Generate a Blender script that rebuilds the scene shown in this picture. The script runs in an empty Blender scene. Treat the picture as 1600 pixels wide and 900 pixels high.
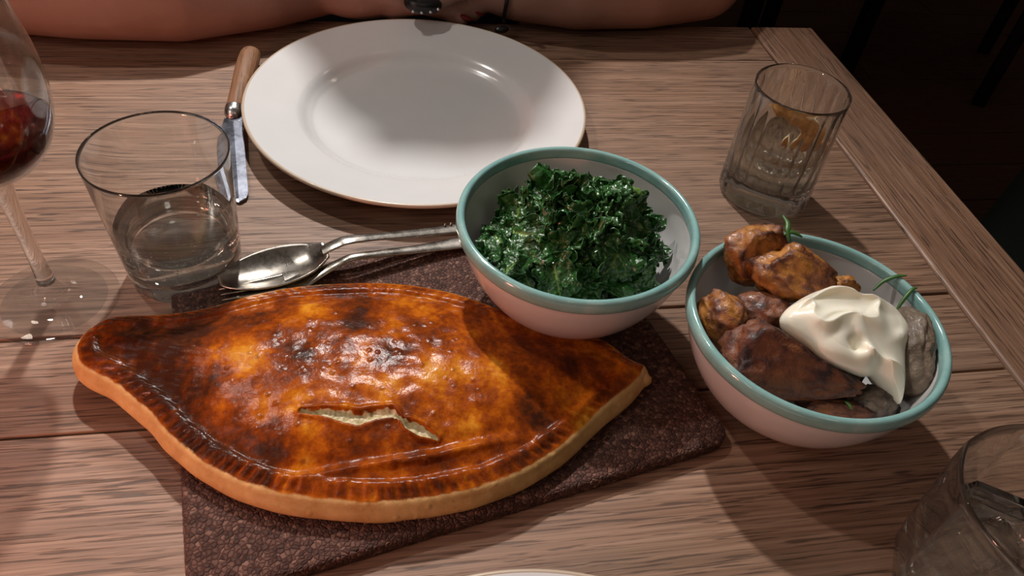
import bpy, bmesh, math, random
import numpy as np
from mathutils import Vector, Matrix, noise, Euler

C = bpy.context.scene.collection
S = bpy.context.scene
random.seed(7)
PI = math.pi
R = math.radians

# ---------------------------------------------------------------- camera, light, exposure
cam = bpy.data.objects.new('camera', bpy.data.cameras.new('camera'))
C.objects.link(cam)
cam.matrix_world = Matrix(((0.98448977, 0.04398149, -0.1698397, 0.0),
                           (-0.15046798, 0.7094811, -0.68847365, 0.0),
                           (0.09021796, 0.7033507, 0.70509469, 0.35746),
                           (0, 0, 0, 1)))
cam.data.sensor_width = 36
cam.data.lens = 27.26
cam.data.clip_start = .01
S.camera = cam

w = bpy.data.worlds.new('world')
S.world = w
w.use_nodes = True
w.node_tree.nodes['Background'].inputs[0].default_value = (1.0, .80, .66, 1)
w.node_tree.nodes['Background'].inputs[1].default_value = .062

def lamp(name, kind, loc, power, col, size=.05, target=None, spot=None, blend=.5):
    l = bpy.data.lights.new(name, kind)
    l.energy = power
    l.color = col
    if kind == 'AREA':
        l.shape = 'DISK'
        l.size = size
    else:
        l.shadow_soft_size = size
    if kind == 'SPOT':
        l.spot_size = R(spot)
        l.spot_blend = blend
    o = bpy.data.objects.new(name, l)
    C.objects.link(o)
    o.location = loc
    if target is not None:
        o.rotation_euler = (Vector(target) - Vector(loc)).to_track_quat('-Z', 'Y').to_euler()
    return o

lamp('ceiling_lamp', 'SPOT', (-.03, 1.58, 1.60), 142, (1.0, .95, .91), .04, (-.16, .40, 0), 46, 1.0)
lamp('ceiling_lamp', 'SPOT', (-.78, 1.05, 1.62), 34, (1.0, .93, .87), .04, (.16, .27, 0), 44, 1.0)
lamp('wall_lamp', 'POINT', (-.95, -.35, .70), 4, (1.0, .72, .62), .05)
for k, (x, y, z, p) in enumerate(((-1.1, 1.3, 1.7, 6), (1.3, 1.6, 1.8, 5), (-1.3, -.3, 1.6, 6), (1.2, -.2, 1.7, 4), (-.2, -.9, 1.75, 6), (.5, .9, 1.9, 3))):
    lamp('sparkle_fill', 'POINT', (x, y, z), p * .28, (1.0, .84, .70), .06)  # unseen small lights, added for glints on the glass and weak fill
lamp('side_fill', 'AREA', (-.75, .10, .85), 1.0, (1.0, .86, .80), .34, (0, .35, 0))  # unseen soft disc added as fill, sized to show as a glass highlight
lamp('red_candle_lamp', 'POINT', (-.42, .05, .13), 3.6, (1.0, .36, .25), .03)
lamp('front_fill', 'AREA', (.35, -.7, 1.2), .55, (1.0, .90, .80), .30, (.1, .35, 0))  # weak fill disc added behind the camera, no visible source

S.view_settings.view_transform = 'Standard'
S.view_settings.look = 'None'
S.view_settings.gamma = 1
S.view_settings.use_curve_mapping = False
S.view_settings.exposure = 0.08

# ---------------------------------------------------------------- helpers
def tag(o, label=None, cat=None, group=None, kind=None):
    if label: o['label'] = label
    if cat: o['category'] = cat
    if group: o['group'] = group
    if kind: o['kind'] = kind
    return o

def empty(name, loc, label, cat, group=None, rz=0):
    o = bpy.data.objects.new(name, None)
    C.objects.link(o)
    o.location = loc
    o.rotation_euler = (0, 0, rz)
    o.empty_display_size = .02
    return tag(o, label, cat, group)

def link(name, me, mat, parent=None, world=True, smooth=True):
    """mesh given in world coordinates when world=True"""
    o = bpy.data.objects.new(name, me)
    C.objects.link(o)
    if mat and not me.materials: me.materials.append(mat)
    if smooth:
        me.polygons.foreach_set('use_smooth', [True] * len(me.polygons))
    if parent:
        o.parent = parent
        if world:
            Mi = (Matrix.Translation(parent.location) @ parent.rotation_euler.to_matrix().to_4x4()).inverted()
            me.transform(Mi)
    return o

def origin_to(o, loc):
    o.data.transform(Matrix.Translation(-Vector(loc)))
    o.location = Vector(loc)

def mesh(name, v, f):
    me = bpy.data.meshes.new(name)
    me.from_pydata([tuple(map(float, p)) for p in v], [], f)
    me.update()
    return me

def bm_mesh(name, bm):
    me = bpy.data.meshes.new(name)
    bmesh.ops.recalc_face_normals(bm, faces=bm.faces)
    bm.to_mesh(me)
    bm.free()
    return me

def box_mesh(name, x0, x1, y0, y1, z0, z1, bev=.0006, seg=2):
    bm = bmesh.new()
    bmesh.ops.create_cube(bm, size=1)
    for v in bm.verts:
        v.co = Vector(((x0 + x1) / 2 + v.co.x * (x1 - x0), (y0 + y1) / 2 + v.co.y * (y1 - y0), (z0 + z1) / 2 + v.co.z * (z1 - z0)))
    if bev: bmesh.ops.bevel(bm, geom=list(bm.edges), offset=bev, segments=seg, affect='EDGES', profile=.5)
    return bm_mesh(name, bm)

def lathe(name, prof, n=96, centre=(0, 0, 0), mod=None, closed=False):
    """prof: list of (r, z). r==0 collapses to a pole"""
    v, f, rings = [], [], []
    cx, cy, cz = centre
    for k, (r, z) in enumerate(prof):
        if r <= 1e-6:
            rings.append([len(v)])
            v.append((cx, cy, cz + z))
        else:
            ring = []
            for i in range(n):
                a = 2 * PI * i / n
                m = mod(a, k, r, z) if mod else 1
                ring.append(len(v))
                v.append((cx + r * m * math.cos(a), cy + r * m * math.sin(a), cz + z))
            rings.append(ring)
    pairs = list(zip(rings[:-1], rings[1:]))
    if closed: pairs.append((rings[-1], rings[0]))
    for a, b in pairs:
        if len(a) == 1 and len(b) == 1: continue
        for i in range(n):
            j = (i + 1) % n
            if len(a) == 1: f.append((a[0], b[j], b[i]))
            elif len(b) == 1: f.append((a[i], a[j], b[0]))
            else: f.append((a[i], a[j], b[j], b[i]))
    me = mesh(name, v, f)
    bm = bmesh.new(); bm.from_mesh(me)
    bmesh.ops.recalc_face_normals(bm, faces=bm.faces)
    bm.to_mesh(me); bm.free()
    return me

def smooth_prof(pts, n=6):
    """Catmull-Rom through 2D points, open"""
    out = []
    P = [np.array(p, float) for p in pts]
    for i in range(len(P) - 1):
        p0 = P[max(i - 1, 0)]; p1 = P[i]; p2 = P[i + 1]; p3 = P[min(i + 2, len(P) - 1)]
        for k in range(n):
            t = k / n
            q = .5 * ((2 * p1) + (-p0 + p2) * t + (2 * p0 - 5 * p1 + 4 * p2 - p3) * t * t + (-p0 + 3 * p1 - 3 * p2 + p3) * t ** 3)
            out.append(tuple(q))
    out.append(tuple(P[-1]))
    return out

def loop_spline(pts, n=12):
    out = []
    P = [np.array(p, float) for p in pts]
    N = len(P)
    for i in range(N):
        p0, p1, p2, p3 = P[i - 1], P[i], P[(i + 1) % N], P[(i + 2) % N]
        for k in range(n):
            t = k / n
            out.append(.5 * ((2 * p1) + (-p0 + p2) * t + (2 * p0 - 5 * p1 + 4 * p2 - p3) * t * t + (-p0 + 3 * p1 - 3 * p2 + p3) * t ** 3))
    return np.array(out)

def grid_mesh(name, nu, nv, fn, thick=None):
    """fn(i/(nu-1), j/(nv-1)) -> (x, y, z); optional solidify"""
    v = [fn(i / (nu - 1), j / (nv - 1)) for i in range(nu) for j in range(nv)]
    f = [(i * nv + j, i * nv + j + 1, (i + 1) * nv + j + 1, (i + 1) * nv + j) for i in range(nu - 1) for j in range(nv - 1)]
    me = mesh(name, v, f)
    if thick:
        me = solid(me, thick)
    return me

def apply_mods(o):
    dg = bpy.context.evaluated_depsgraph_get()
    dg.update()
    me = bpy.data.meshes.new_from_object(o.evaluated_get(dg))
    bpy.data.objects.remove(o)
    return me

def solid(me, thick):
    o = bpy.data.objects.new('tmp', me); C.objects.link(o)
    m = o.modifiers.new('s', 'SOLIDIFY'); m.thickness = thick; m.offset = 0
    return apply_mods(o)

def tube_bm(bm, pts, rads, n=12, caps=True, squash=1.0, up=Vector((0, 0, 1))):
    pts = [Vector(p) for p in pts]
    rings = []
    for i, p in enumerate(pts):
        t = (pts[min(i + 1, len(pts) - 1)] - pts[max(i - 1, 0)]).normalized()
        a = t.cross(up)
        if a.length < 1e-4: a = t.cross(Vector((1, 0, 0)))
        a.normalize()
        b = a.cross(t).normalized()
        r = rads[i] if hasattr(rads, '__len__') else rads
        rings.append([bm.verts.new(p + a * r * math.cos(2 * PI * k / n) + b * r * squash * math.sin(2 * PI * k / n)) for k in range(n)])
    for A, B in zip(rings[:-1], rings[1:]):
        for k in range(n):
            bm.faces.new((A[k], A[(k + 1) % n], B[(k + 1) % n], B[k]))
    if caps:
        bm.faces.new(rings[0]); bm.faces.new(rings[-1][::-1])

def fbm(p, sc, oct=4):
    q = Vector((p[0] * sc, p[1] * sc, p[2] * sc))
    return noise.fractal(q, 1.0, 2.0, oct, noise_basis='PERLIN_ORIGINAL')

# ---------------------------------------------------------------- materials
class NT:
    def __init__(s, name):
        s.m = bpy.data.materials.new(name); s.m.use_nodes = True
        s.t = s.m.node_tree; s.b = s.t.nodes['Principled BSDF']
    def n(s, typ, ins=None, **kw):
        nd = s.t.nodes.new(typ)
        for k, v in kw.items(): setattr(nd, k, v)
        for k, v in (ins or {}).items():
            if hasattr(v, 'is_output') or isinstance(v, bpy.types.NodeSocket): s.t.links.new(v, nd.inputs[k])
            else: nd.inputs[k].default_value = v
        return nd
    def set(s, **kw):
        for k, v in kw.items():
            k = k.replace('_', ' ')
            if isinstance(v, bpy.types.NodeSocket): s.t.links.new(v, s.b.inputs[k])
            else: s.b.inputs[k].default_value = v
        return s
    def ramp(s, fac, stops, interp='LINEAR'):
        r = s.t.nodes.new('ShaderNodeValToRGB')
        r.color_ramp.interpolation = interp
        e = r.color_ramp.elements
        while len(e) < len(stops): e.new(.5)
        for el, (p, c) in zip(e, stops):
            el.position = p
            el.color = c if len(c) == 4 else (*c, 1)
        s.t.links.new(fac, r.inputs[0])
        return r.outputs[0]
    def mix(s, fac, a, b, mode='MIX'):
        m = s.t.nodes.new('ShaderNodeMix'); m.data_type = 'RGBA'; m.blend_type = mode
        for i, v in ((0, fac), (6, a), (7, b)):
            if isinstance(v, bpy.types.NodeSocket): s.t.links.new(v, m.inputs[i])
            else: m.inputs[i].default_value = v if i == 0 else ((*v, 1) if len(v) == 3 else v)
        return m.outputs[2]
    def bump(s, h, strength=.3, dist=.001, prev=None):
        b = s.n('ShaderNodeBump', {'Strength': strength, 'Distance': dist, 'Height': h})
        if prev: s.t.links.new(prev, b.inputs['Normal'])
        s.t.links.new(b.outputs[0], s.b.inputs['Normal'])
        return b.outputs[0]
    def coord(s, scale=(1, 1, 1), rot=(0, 0, 0)):
        tc = s.n('ShaderNodeTexCoord')
        mp = s.n('ShaderNodeMapping', {'Vector': tc.outputs['Object'], 'Scale': scale, 'Rotation': rot})
        return mp.outputs[0]
    def noise(s, vec, scale=1., detail=4., rough=.5, dist=0.):
        return s.n('ShaderNodeTexNoise', {'Vector': vec, 'Scale': scale, 'Detail': detail, 'Roughness': rough, 'Distortion': dist}).outputs[0]
    def attr(s, name):
        return s.n('ShaderNodeAttribute', attribute_name=name).outputs['Fac']

def plain(name, col, rough=.5, **kw):
    t = NT(name); t.set(Base_Color=(*col, 1), Roughness=rough, **kw)
    return t.m

def wood(name, along='x', tint=(1, 1, 1), gloss=.42):
    t = NT(name)
    rot = (0, 0, 0) if along == 'x' else (0, 0, R(90))
    sc = (1, 1, 1)
    oi = t.n('ShaderNodeObjectInfo').outputs['Random']
    base = t.coord(rot=rot)
    off = t.n('ShaderNodeVectorMath', {0: (3.1, 7.7, 5.3)}, operation='SCALE')
    t.t.links.new(oi, off.inputs['Scale'])
    vec = t.n('ShaderNodeVectorMath', {0: base, 1: off.outputs[0]}, operation='ADD').outputs[0]
    def m(sx, sy): return t.n('ShaderNodeMapping', {'Vector': vec, 'Scale': (sx, sy, sy)}).outputs[0]
    broad = t.noise(m(3, 22), 1, 3, .55, .6)
    fine = t.noise(m(8, 560), 1, 4, .6, .4)
    med = t.noise(m(3, 190), 1, 4, .6, .8)
    pores = t.noise(m(26, 700), 1, 3, .5, .4)
    flecks = t.noise(m(22, 330), 1, 2, .4, .3)
    blot = t.noise(m(6, 9), 1, 3, .5)
    cT = lambda c: tuple(a * b for a, b in zip(c, tint))
    c1 = t.ramp(med, [(.3, cT((.215, .118, .074))), (.5, cT((.335, .198, .130))), (.72, cT((.425, .278, .192)))])
    c2 = t.mix(t.ramp(fine, [(.35, (0, 0, 0)), (.62, (1, 1, 1))]), cT((.165, .088, .054)), c1)
    c3 = t.mix(t.ramp(broad, [(.3, (.30, .30, .30)), (.7, (0, 0, 0))]), c2, cT((.20, .11, .065)))
    pm = t.ramp(pores, [(.37, (.8, .8, .8)), (.44, (0, 0, 0))])
    c4 = t.mix(pm, c3, cT((.060, .032, .020)))
    fm = t.ramp(flecks, [(.28, (.8, .8, .8)), (.34, (0, 0, 0))])
    c5 = t.mix(fm, c4, cT((.050, .027, .017)))
    c6 = t.mix(t.ramp(blot, [(.4, (0, 0, 0)), (.75, (.35, .35, .35))]), c5, cT((.22, .15, .11)))
    t.set(Base_Color=c6, Specular_IOR_Level=.35)
    rr = t.ramp(blot, [(.3, (gloss, gloss, gloss)), (.7, (gloss + .14,) * 3)])
    t.t.links.new(rr, t.b.inputs['Roughness'])
    inv = t.mix(.5, pm, fm)
    b1 = t.bump(fine, .22, .0006)
    b = t.n('ShaderNodeBump', {'Strength': .5, 'Distance': .0005, 'Height': inv, 'Normal': b1}, invert=True)
    t.t.links.new(b.outputs[0], t.b.inputs['Normal'])
    return t.m

M = {}
M['oak_x'] = wood('oak_along', 'x')
M['oak_y'] = wood('oak_border', 'y', (1.0, .95, .92), .36)
M['oak_dark'] = wood('dark_floor_oak', 'x', (.30, .19, .14), .6)
M['chair_wood'] = wood('dark_chair_wood', 'x', (.03, .015, .012), .5)

def cork():
    t = NT('cork')
    v = t.coord()
    wv = t.n('ShaderNodeVectorMath', {0: v, 1: t.n('ShaderNodeVectorMath', {0: t.n('ShaderNodeTexNoise', {'Vector': v, 'Scale': 300.}).outputs['Color'], 'Scale': .0016}, operation='SCALE').outputs[0]}, operation='ADD').outputs[0]
    vo = t.n('ShaderNodeTexVoronoi', {'Vector': wv, 'Scale': 440., 'Randomness': 1.})
    ve = t.n('ShaderNodeTexVoronoi', {'Vector': wv, 'Scale': 440., 'Randomness': 1.}, feature='DISTANCE_TO_EDGE')
    sep = t.n('ShaderNodeSeparateColor', {0: vo.outputs['Color']})
    col = t.ramp(sep.outputs[0], [(0, (.040, .016, .011)), (.4, (.085, .036, .026)), (.8, (.13, .060, .044)), (1, (.24, .125, .09))])
    big = t.noise(v, 25., 3)
    col = t.mix(t.ramp(big, [(.35, (.3, .3, .3)), (.65, (0, 0, 0))]), col, (.06, .028, .02))
    edge = t.ramp(ve.outputs['Distance'], [(0, (.8, .8, .8)), (.09, (0, 0, 0))])
    col = t.mix(edge, col, (.022, .009, .006))
    t.set(Base_Color=col, Roughness=.7, Specular_IOR_Level=.3)
    h = t.ramp(ve.outputs['Distance'], [(0, (0, 0, 0)), (.25, (1, 1, 1))])
    hh = t.mix(.35, h, sep.outputs[1])
    t.bump(hh, .8, .0009)
    return t.m
M['cork'] = cork()

def ceramic(name, col, rough=.12):
    t = NT(name)
    v = t.coord()
    n = t.noise(v, 40., 3)
    c = t.mix(t.ramp(n, [(.3, (0, 0, 0)), (.8, (.25, .25, .25))]), col, tuple(x * .86 for x in col))
    t.set(Base_Color=c, Roughness=rough, Specular_IOR_Level=.5, Coat_Weight=.3, Coat_Roughness=.06)
    t.bump(t.noise(v, 55., 2), .05, .001)
    return t.m
M['white'] = ceramic('white_glaze', (.67, .665, .665), .16)
M['plate_rim'] = ceramic('tan_edge_glaze', (.50, .40, .30), .3)
M['bowl'] = ceramic('bowl_white_glaze', (.65, .645, .64), .13)
def teal():
    t = NT('teal_glaze')
    v = t.coord()
    n = t.noise(v, 60., 4, .6)
    c = t.ramp(n, [(.3, (.19, .38, .37)), (.6, (.25, .45, .43)), (.85, (.40, .54, .52))])
    t.set(Base_Color=c, Roughness=.12, Coat_Weight=.4)
    t.bump(t.noise(v, 120., 2), .08, .001)
    return t.m
M['teal'] = teal()

def glass(name, col=(1, 1, 1), ior=1.5):
    t = NT(name)
    t.set(Base_Color=(*col, 1), Transmission_Weight=1., Roughness=0., IOR=ior)
    return t.m
def thin_glass(name, tint=(.97, .975, .97), mixin=0.0, ior=1.5):
    t = NT(name)
    tr = t.n('ShaderNodeBsdfTransparent', {'Color': (*tint, 1)})
    gl = t.n('ShaderNodeBsdfGlossy', {'Color': (1, 1, 1, 1), 'Roughness': .02})
    fc = t.n('ShaderNodeLayerWeight', {'Blend': .5}).outputs['Facing']
    p5 = t.n('ShaderNodeMath', {0: fc, 1: 4.5}, operation='POWER').outputs[0]
    lw = t.n('ShaderNodeMath', {0: p5, 1: .75 if ior > 1.4 else .6, 2: .04 if ior > 1.4 else .02}, operation='MULTIPLY_ADD')
    mx = t.n('ShaderNodeMixShader', {0: lw.outputs[0], 1: tr.outputs[0], 2: gl.outputs[0]})
    out = mx.outputs[0]
    if mixin:
        g = t.n('ShaderNodeBsdfGlass', {'Color': (.985, .99, .985, 1), 'Roughness': 0., 'IOR': ior})
        out = t.n('ShaderNodeMixShader', {0: mixin, 1: out, 2: g.outputs[0]}).outputs[0]
    t.t.links.new(out, t.t.nodes['Material Output'].inputs['Surface'])
    return t.m
M['thin_glass'] = thin_glass('thin_blown_glass', (.96, .965, .96), .22)
M['wall_glass'] = thin_glass('tumbler_glass', (.985, .99, .985), .94)
M['ice'] = thin_glass('ice', (.97, .98, .99), .65, 1.31)
M['facet_glass'] = thin_glass('faceted_glass', (.98, .985, .98), .72)
M['foot_glass'] = thin_glass('thin_foot_glass', (.97, .972, .97), .30)
M['glass'] = glass('clear_glass', (.99, .995, .99))
M['water'] = glass('water', (.985, 1, .995), 1.33)

M['whisky'] = thin_glass('amber_drink', (.96, .87, .66), .8, 1.35)
def wine():
    t = NT('red_wine')
    t.set(Base_Color=(.42, .012, .03, 1), Transmission_Weight=1., Roughness=0., IOR=1.34)
    ab = t.n('ShaderNodeVolumeAbsorption', {'Color': (.55, .02, .05, 1), 'Density': 55.})
    t.t.links.new(ab.outputs[0], t.t.nodes['Material Output'].inputs['Volume'])
    return t.m
M['wine'] = wine()

def metal(name, col=(.62, .60, .57), rough=.22):
    t = NT(name)
    v = t.coord()
    n = t.noise(v, 90., 4, .7)
    t.set(Base_Color=(*col, 1), Metallic=1.)
    t.t.links.new(t.ramp(n, [(.3, (rough,) * 3), (.75, (rough + .2,) * 3)]), t.b.inputs['Roughness'])
    t.bump(t.noise(v, 300., 3), .06, .0005)
    return t.m
M['silver'] = metal('worn_silver', (.33, .305, .27), .2)
M['blade'] = metal('blade_steel', (.14, .15, .18), .2)
M['bolster'] = metal('bolster_steel', (.5, .49, .48), .2)
M['knife_wood'] = wood('knife_handle_wood', 'y', (.95, .78, .58), .4)

def pie_mat():
    t = NT('glazed_pastry')
    v = t.coord()
    bake, side, slit = t.attr('bake'), t.attr('side'), t.attr('slit')
    n1 = t.noise(v, 75., 6, .65)
    n2 = t.noise(v, 320., 4, .6)
    f = t.n('ShaderNodeMath', {0: bake, 1: t.n('ShaderNodeMath', {0: n1, 1: .5}, operation='SUBTRACT').outputs[0]}, operation='MULTIPLY_ADD')
    f.inputs[1].default_value = 1.0
    t.t.links.new(bake, f.inputs[0])
    nn = t.n('ShaderNodeMath', {0: n1, 1: 1.5, 2: -.75}, operation='MULTIPLY_ADD').outputs[0]
    nm = t.n('ShaderNodeMath', {0: n2, 1: .55, 2: -.275}, operation='MULTIPLY_ADD').outputs[0]
    s1 = t.n('ShaderNodeMath', {0: bake, 1: nn}, operation='ADD').outputs[0]
    s2 = t.n('ShaderNodeMath', {0: s1, 1: nm}, operation='ADD').outputs[0]
    col = t.ramp(s2, [(0, (.60, .24, .020)), (.22, (.46, .125, .007)), (.42, (.31, .064, .005)), (.62, (.18, .033, .004)), (.85, (.085, .019, .005)), (1, (.045, .012, .005))])
    vo = t.n('ShaderNodeTexVoronoi', {'Vector': v, 'Scale': 130.})
    dots = t.ramp(vo.outputs['Distance'], [(.10, (.9, .9, .9)), (.26, (0, 0, 0))])
    col = t.mix(t.n('ShaderNodeMath', {0: dots, 1: .5}, operation='MULTIPLY').outputs[0], col, (.10, .020, .005))
    scol = t.ramp(n1, [(.3, (.50, .27, .095)), (.7, (.70, .45, .19))])
    sm = t.n('ShaderNodeMath', {0: side, 1: t.n('ShaderNodeMath', {0: n1, 1: .8, 2: -.4}, operation='MULTIPLY_ADD').outputs[0]}, operation='ADD').outputs[0]
    sm = t.ramp(sm, [(.42, (0, 0, 0)), (.6, (1, 1, 1))])
    col = t.mix(sm, col, scol)
    lm = t.n('ShaderNodeMath', {0: slit, 1: t.n('ShaderNodeMath', {0: n2, 1: .9, 2: -.45}, operation='MULTIPLY_ADD').outputs[0]}, operation='ADD').outputs[0]
    lm = t.ramp(lm, [(.45, (0, 0, 0)), (.6, (1, 1, 1))])
    col = t.mix(lm, col, t.ramp(n2, [(.3, (.42, .33, .17)), (.7, (.72, .62, .40))]))
    t.set(Base_Color=col, Specular_IOR_Level=.11)
    t.t.links.new(t.mix(sm, t.ramp(n1, [(.3, (.15,) * 3), (.7, (.28,) * 3)]), (.6, .6, .6)), t.b.inputs['Roughness'])
    ch = t.ramp(sm, [(0, (.0,) * 3), (1, (0, 0, 0))])
    t.t.links.new(ch, t.b.inputs['Coat Weight'])
    t.b.inputs['Coat Roughness'].default_value = .08
    t.b.inputs['Subsurface Weight'].default_value = .06
    t.b.inputs['Subsurface Scale'].default_value = .004
    t.b.inputs['Subsurface Radius'].default_value = (1, .4, .15)
    b1 = t.bump(t.noise(v, 200., 4, .5), .22, .0008)
    h = t.ramp(vo.outputs['Distance'], [(.05, (1, 1, 1)), (.25, (0, 0, 0))])
    b2 = t.bump(h, .35, .0008, b1)
    t.bump(n2, .30, .0008, b2)
    return t.m
M['pie'] = pie_mat()

def leaf_mat(name, dark, mid):
    t = NT(name)
    v = t.coord()
    rib = t.attr('rib')
    n = t.noise(v, 160., 4)
    oi = t.n('ShaderNodeObjectInfo').outputs['Random']
    c = t.mix(n, dark, mid)
    c = t.mix(t.ramp(oi, [(0, (0, 0, 0)), (1, (.5, .5, .5))]), c, mid)
    c = t.mix(rib, c, (.24, .40, .09))
    t.set(Base_Color=c, Roughness=.28, Specular_IOR_Level=.5, Coat_Weight=.15, Coat_Roughness=.08)
    t.b.inputs['Subsurface Weight'].default_value = 0
    vo = t.n('ShaderNodeTexVoronoi', {'Vector': v, 'Scale': 420.})
    b = t.bump(vo.outputs['Distance'], .5, .0009)
    t.bump(t.noise(v, 900., 2), .3, .0005, b)
    return t.m
M['kale'] = leaf_mat('kale_green', (.007, .042, .007), (.022, .105, .018))
M['herb'] = plain('herb_green', (.04, .12, .02), .4)

def potato_mat(name, gold, brown, dark):
    t = NT(name)
    v = t.coord()
    sc = t.attr('scorch')
    n1 = t.noise(v, 95., 6, .62)
    n2 = t.noise(v, 380., 3)
    a = t.n('ShaderNodeMath', {0: n1, 1: 1.7, 2: -.85}, operation='MULTIPLY_ADD').outputs[0]
    s = t.n('ShaderNodeMath', {0: sc, 1: a}, operation='ADD').outputs[0]
    col = t.ramp(s, [(0, gold), (.35, tuple(g * .55 + b * .45 for g, b in zip(gold, brown))), (.6, brown), (.95, dark)])
    t.set(Base_Color=col, Specular_IOR_Level=.5, Coat_Weight=.10, Coat_Roughness=.2)
    t.t.links.new(t.ramp(n2, [(.3, (.34,) * 3), (.7, (.6,) * 3)]), t.b.inputs['Roughness'])
    b = t.bump(t.noise(v, 150., 6, .65), .7, .0020)
    t.bump(t.noise(v, 500., 4, .6), .5, .0009, b)
    return t.m
M['pot_gold'] = potato_mat('golden_potato', (.46, .19, .03), (.17, .055, .018), (.035, .010, .006))
M['pot_brown'] = potato_mat('brown_potato', (.24, .085, .028), (.13, .042, .020), (.030, .010, .008))
M['pot_grey'] = potato_mat('grey_potato_skin', (.20, .15, .105), (.12, .085, .06), (.04, .03, .022))

def cream():
    t = NT('cream')
    v = t.coord()
    t.set(Base_Color=(.93, .89, .74, 1), Roughness=.28, Specular_IOR_Level=.5, Subsurface_Weight=.3, Subsurface_Scale=.006, Coat_Weight=.2)
    t.b.inputs['Subsurface Radius'].default_value = (1, .8, .5)
    t.bump(t.noise(v, 90., 3), .12, .001)
    return t.m
M['cream'] = cream()

def skin():
    t = NT('skin')
    v = t.coord()
    n = t.noise(v, 14., 4, .55)
    c = t.ramp(n, [(.3, (.27, .145, .105)), (.55, (.34, .195, .15)), (.8, (.39, .235, .18))])
    t.set(Base_Color=c, Roughness=.5, Subsurface_Weight=.12, Subsurface_Scale=.01, Specular_IOR_Level=.35)
    t.b.inputs['Subsurface Radius'].default_value = (1, .35, .2)
    t.bump(t.noise(v, 420., 3), .08, .0006)
    return t.m
M['skin'] = skin()
M['nail'] = plain('red_nail_varnish', (.16, .008, .010), .15, Coat_Weight=.5)
M['black'] = plain('black_cord', (.008, .008, .009), .35)
M['black_cloth'] = plain('black_cloth', (.010, .010, .013), .8)
M['green_cloth'] = plain('dark_green_upholstery', (.006, .012, .011), .85)
M['hair'] = plain('dark_hair', (.02, .012, .008), .5)
M['eye'] = plain('eye_white', (.6, .58, .55), .15)
M['iris'] = plain('iris', (.04, .02, .01), .1)
M['lips'] = plain('lips', (.30, .07, .06), .4)
M['bead'] = metal('silver_bead', (.85, .83, .8), .08)

def peel():
    t = NT('orange_peel')
    v = t.coord()
    n = t.noise(v, 300., 3)
    c = t.ramp(n, [(.3, (.55, .20, .03)), (.7, (.72, .36, .08))])
    c = t.mix(t.attr('pith'), c, (.78, .62, .38))
    t.set(Base_Color=c, Roughness=.35, Subsurface_Weight=.1, Subsurface_Scale=.003)
    t.bump(n, .4, .0006)
    return t.m
M['peel'] = peel()

# ---------------------------------------------------------------- setting
fl = link('floor', box_mesh('floor', -2.6, 4.1, -1.1, 4.3, -.80, -.783, 0), M['chair_wood'], smooth=False)
fl['kind'] = 'structure'
rnd = random.Random(3)
proto_board = {}
for i in range(36):
    y0 = -1.0 + i * .145
    x = -2.5
    while x < 3.9:
        L = min(rnd.uniform(1.0, 1.9), 4.0 - x)
        bo = link('floorboard', box_mesh('floorboard', x, x + L - .003, y0, y0 + .142, -.78, -.75 - rnd.random() * .001, .002, 1), M['oak_dark'], fl, smooth=False)
        x += L

# ---------------------------------------------------------------- dining table
tb = empty('dining_table', (0, .3, -.75), 'long pale brown oak plank table carrying all the dishes and glasses', 'table')
XR, XS, YF = .466, .3945, .716
XL = -1.15
YN = -.36
seams = [YN, -.17, -.005, .2578, .3254, .6459, YF]
for k in range(len(seams) - 1):
    dz = [0, .0003, 0, -.0004, .0002, -.0003][k]
    link('plank', box_mesh('plank', XL, XS - .0009, seams[k] + .0009, seams[k + 1] - .0009, -.028, dz, .0009, 2), M['oak_x'], tb, smooth=False)
ob = link('border_plank', box_mesh('border_plank', XS + .0009, XR, YN, YF, -.028, .0004, .0032, 4), M['oak_y'], tb, smooth=False)
ob['label'] = 'oak border plank whose grain runs along the right edge'
link('apron', box_mesh('apron', XL + .06, XR - .05, YN + .05, YF - .05, -.10, -.028, .002), M['oak_x'], tb, smooth=False)
for x, y in ((XR - .1, YF - .1), (XR - .1, YN + .1), (XL + .1, YF - .1), (XL + .1, YN + .1)):
    link('leg', box_mesh('leg', x - .035, x + .035, y - .035, y + .035, -.75, -.10, .004), M['oak_y'], tb, smooth=False)

# ---------------------------------------------------------------- background chairs
def chair(loc, rz, label, cmat, smat, seat_h=.45):
    t = empty('dining_chair', loc, label, 'chair', None, rz)
    def add(name, me, m):
        o = bpy.data.objects.new(name, me); C.objects.link(o); me.materials.append(m); o.parent = t; return o
    add('seat', box_mesh('seat', -.21, .21, -.21, .21, seat_h - .05, seat_h, .015, 3), smat)
    for sx in (-1, 1):
        for sy in (-1, 1):
            top = seat_h - .05 if sy < 0 else .88
            add('leg', box_mesh('leg', sx * .19 - .018, sx * .19 + .018, sy * .19 - .018, sy * .19 + .018, 0, top, .004), cmat)
    for z in (.60, .72, .84):
        add('back_rail', box_mesh('back_rail', -.172, .172, .178, .20, z - .03, z + .03, .004), cmat)
    return t
chair((1.72, 2.02, -.75), R(-35), 'dark wooden chair in the gloom at the top right corner', M['chair_wood'], M['black_cloth'])
chair((1.10, 1.95, -.75), R(10), 'dark wooden chair in the gloom behind the far table corner', M['chair_wood'], M['black_cloth'])
bt = empty('upholstered_bench', (.75, .61, -.75), 'dark green upholstered bench at the right edge beyond the table', 'bench', None, 0)
def bench_pt(a, b, z): return (.74 + .785 * a + .62 * b, .625 + .62 * a - .785 * b, z)
link('cushion', grid_mesh('cushion', 24, 20, lambda u, v: bench_pt(.9 * u, .5 * v, -.325 + .03 * (1 - (2 * u - 1) ** 6) * (1 - (2 * v - 1) ** 6) + .004 * math.sin(9 * u + 4 * v)), .06), M['green_cloth'], bt)
bb = box_mesh('bench_base', .02, .88, .02, .48, -.75, -.355, .01)
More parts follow.
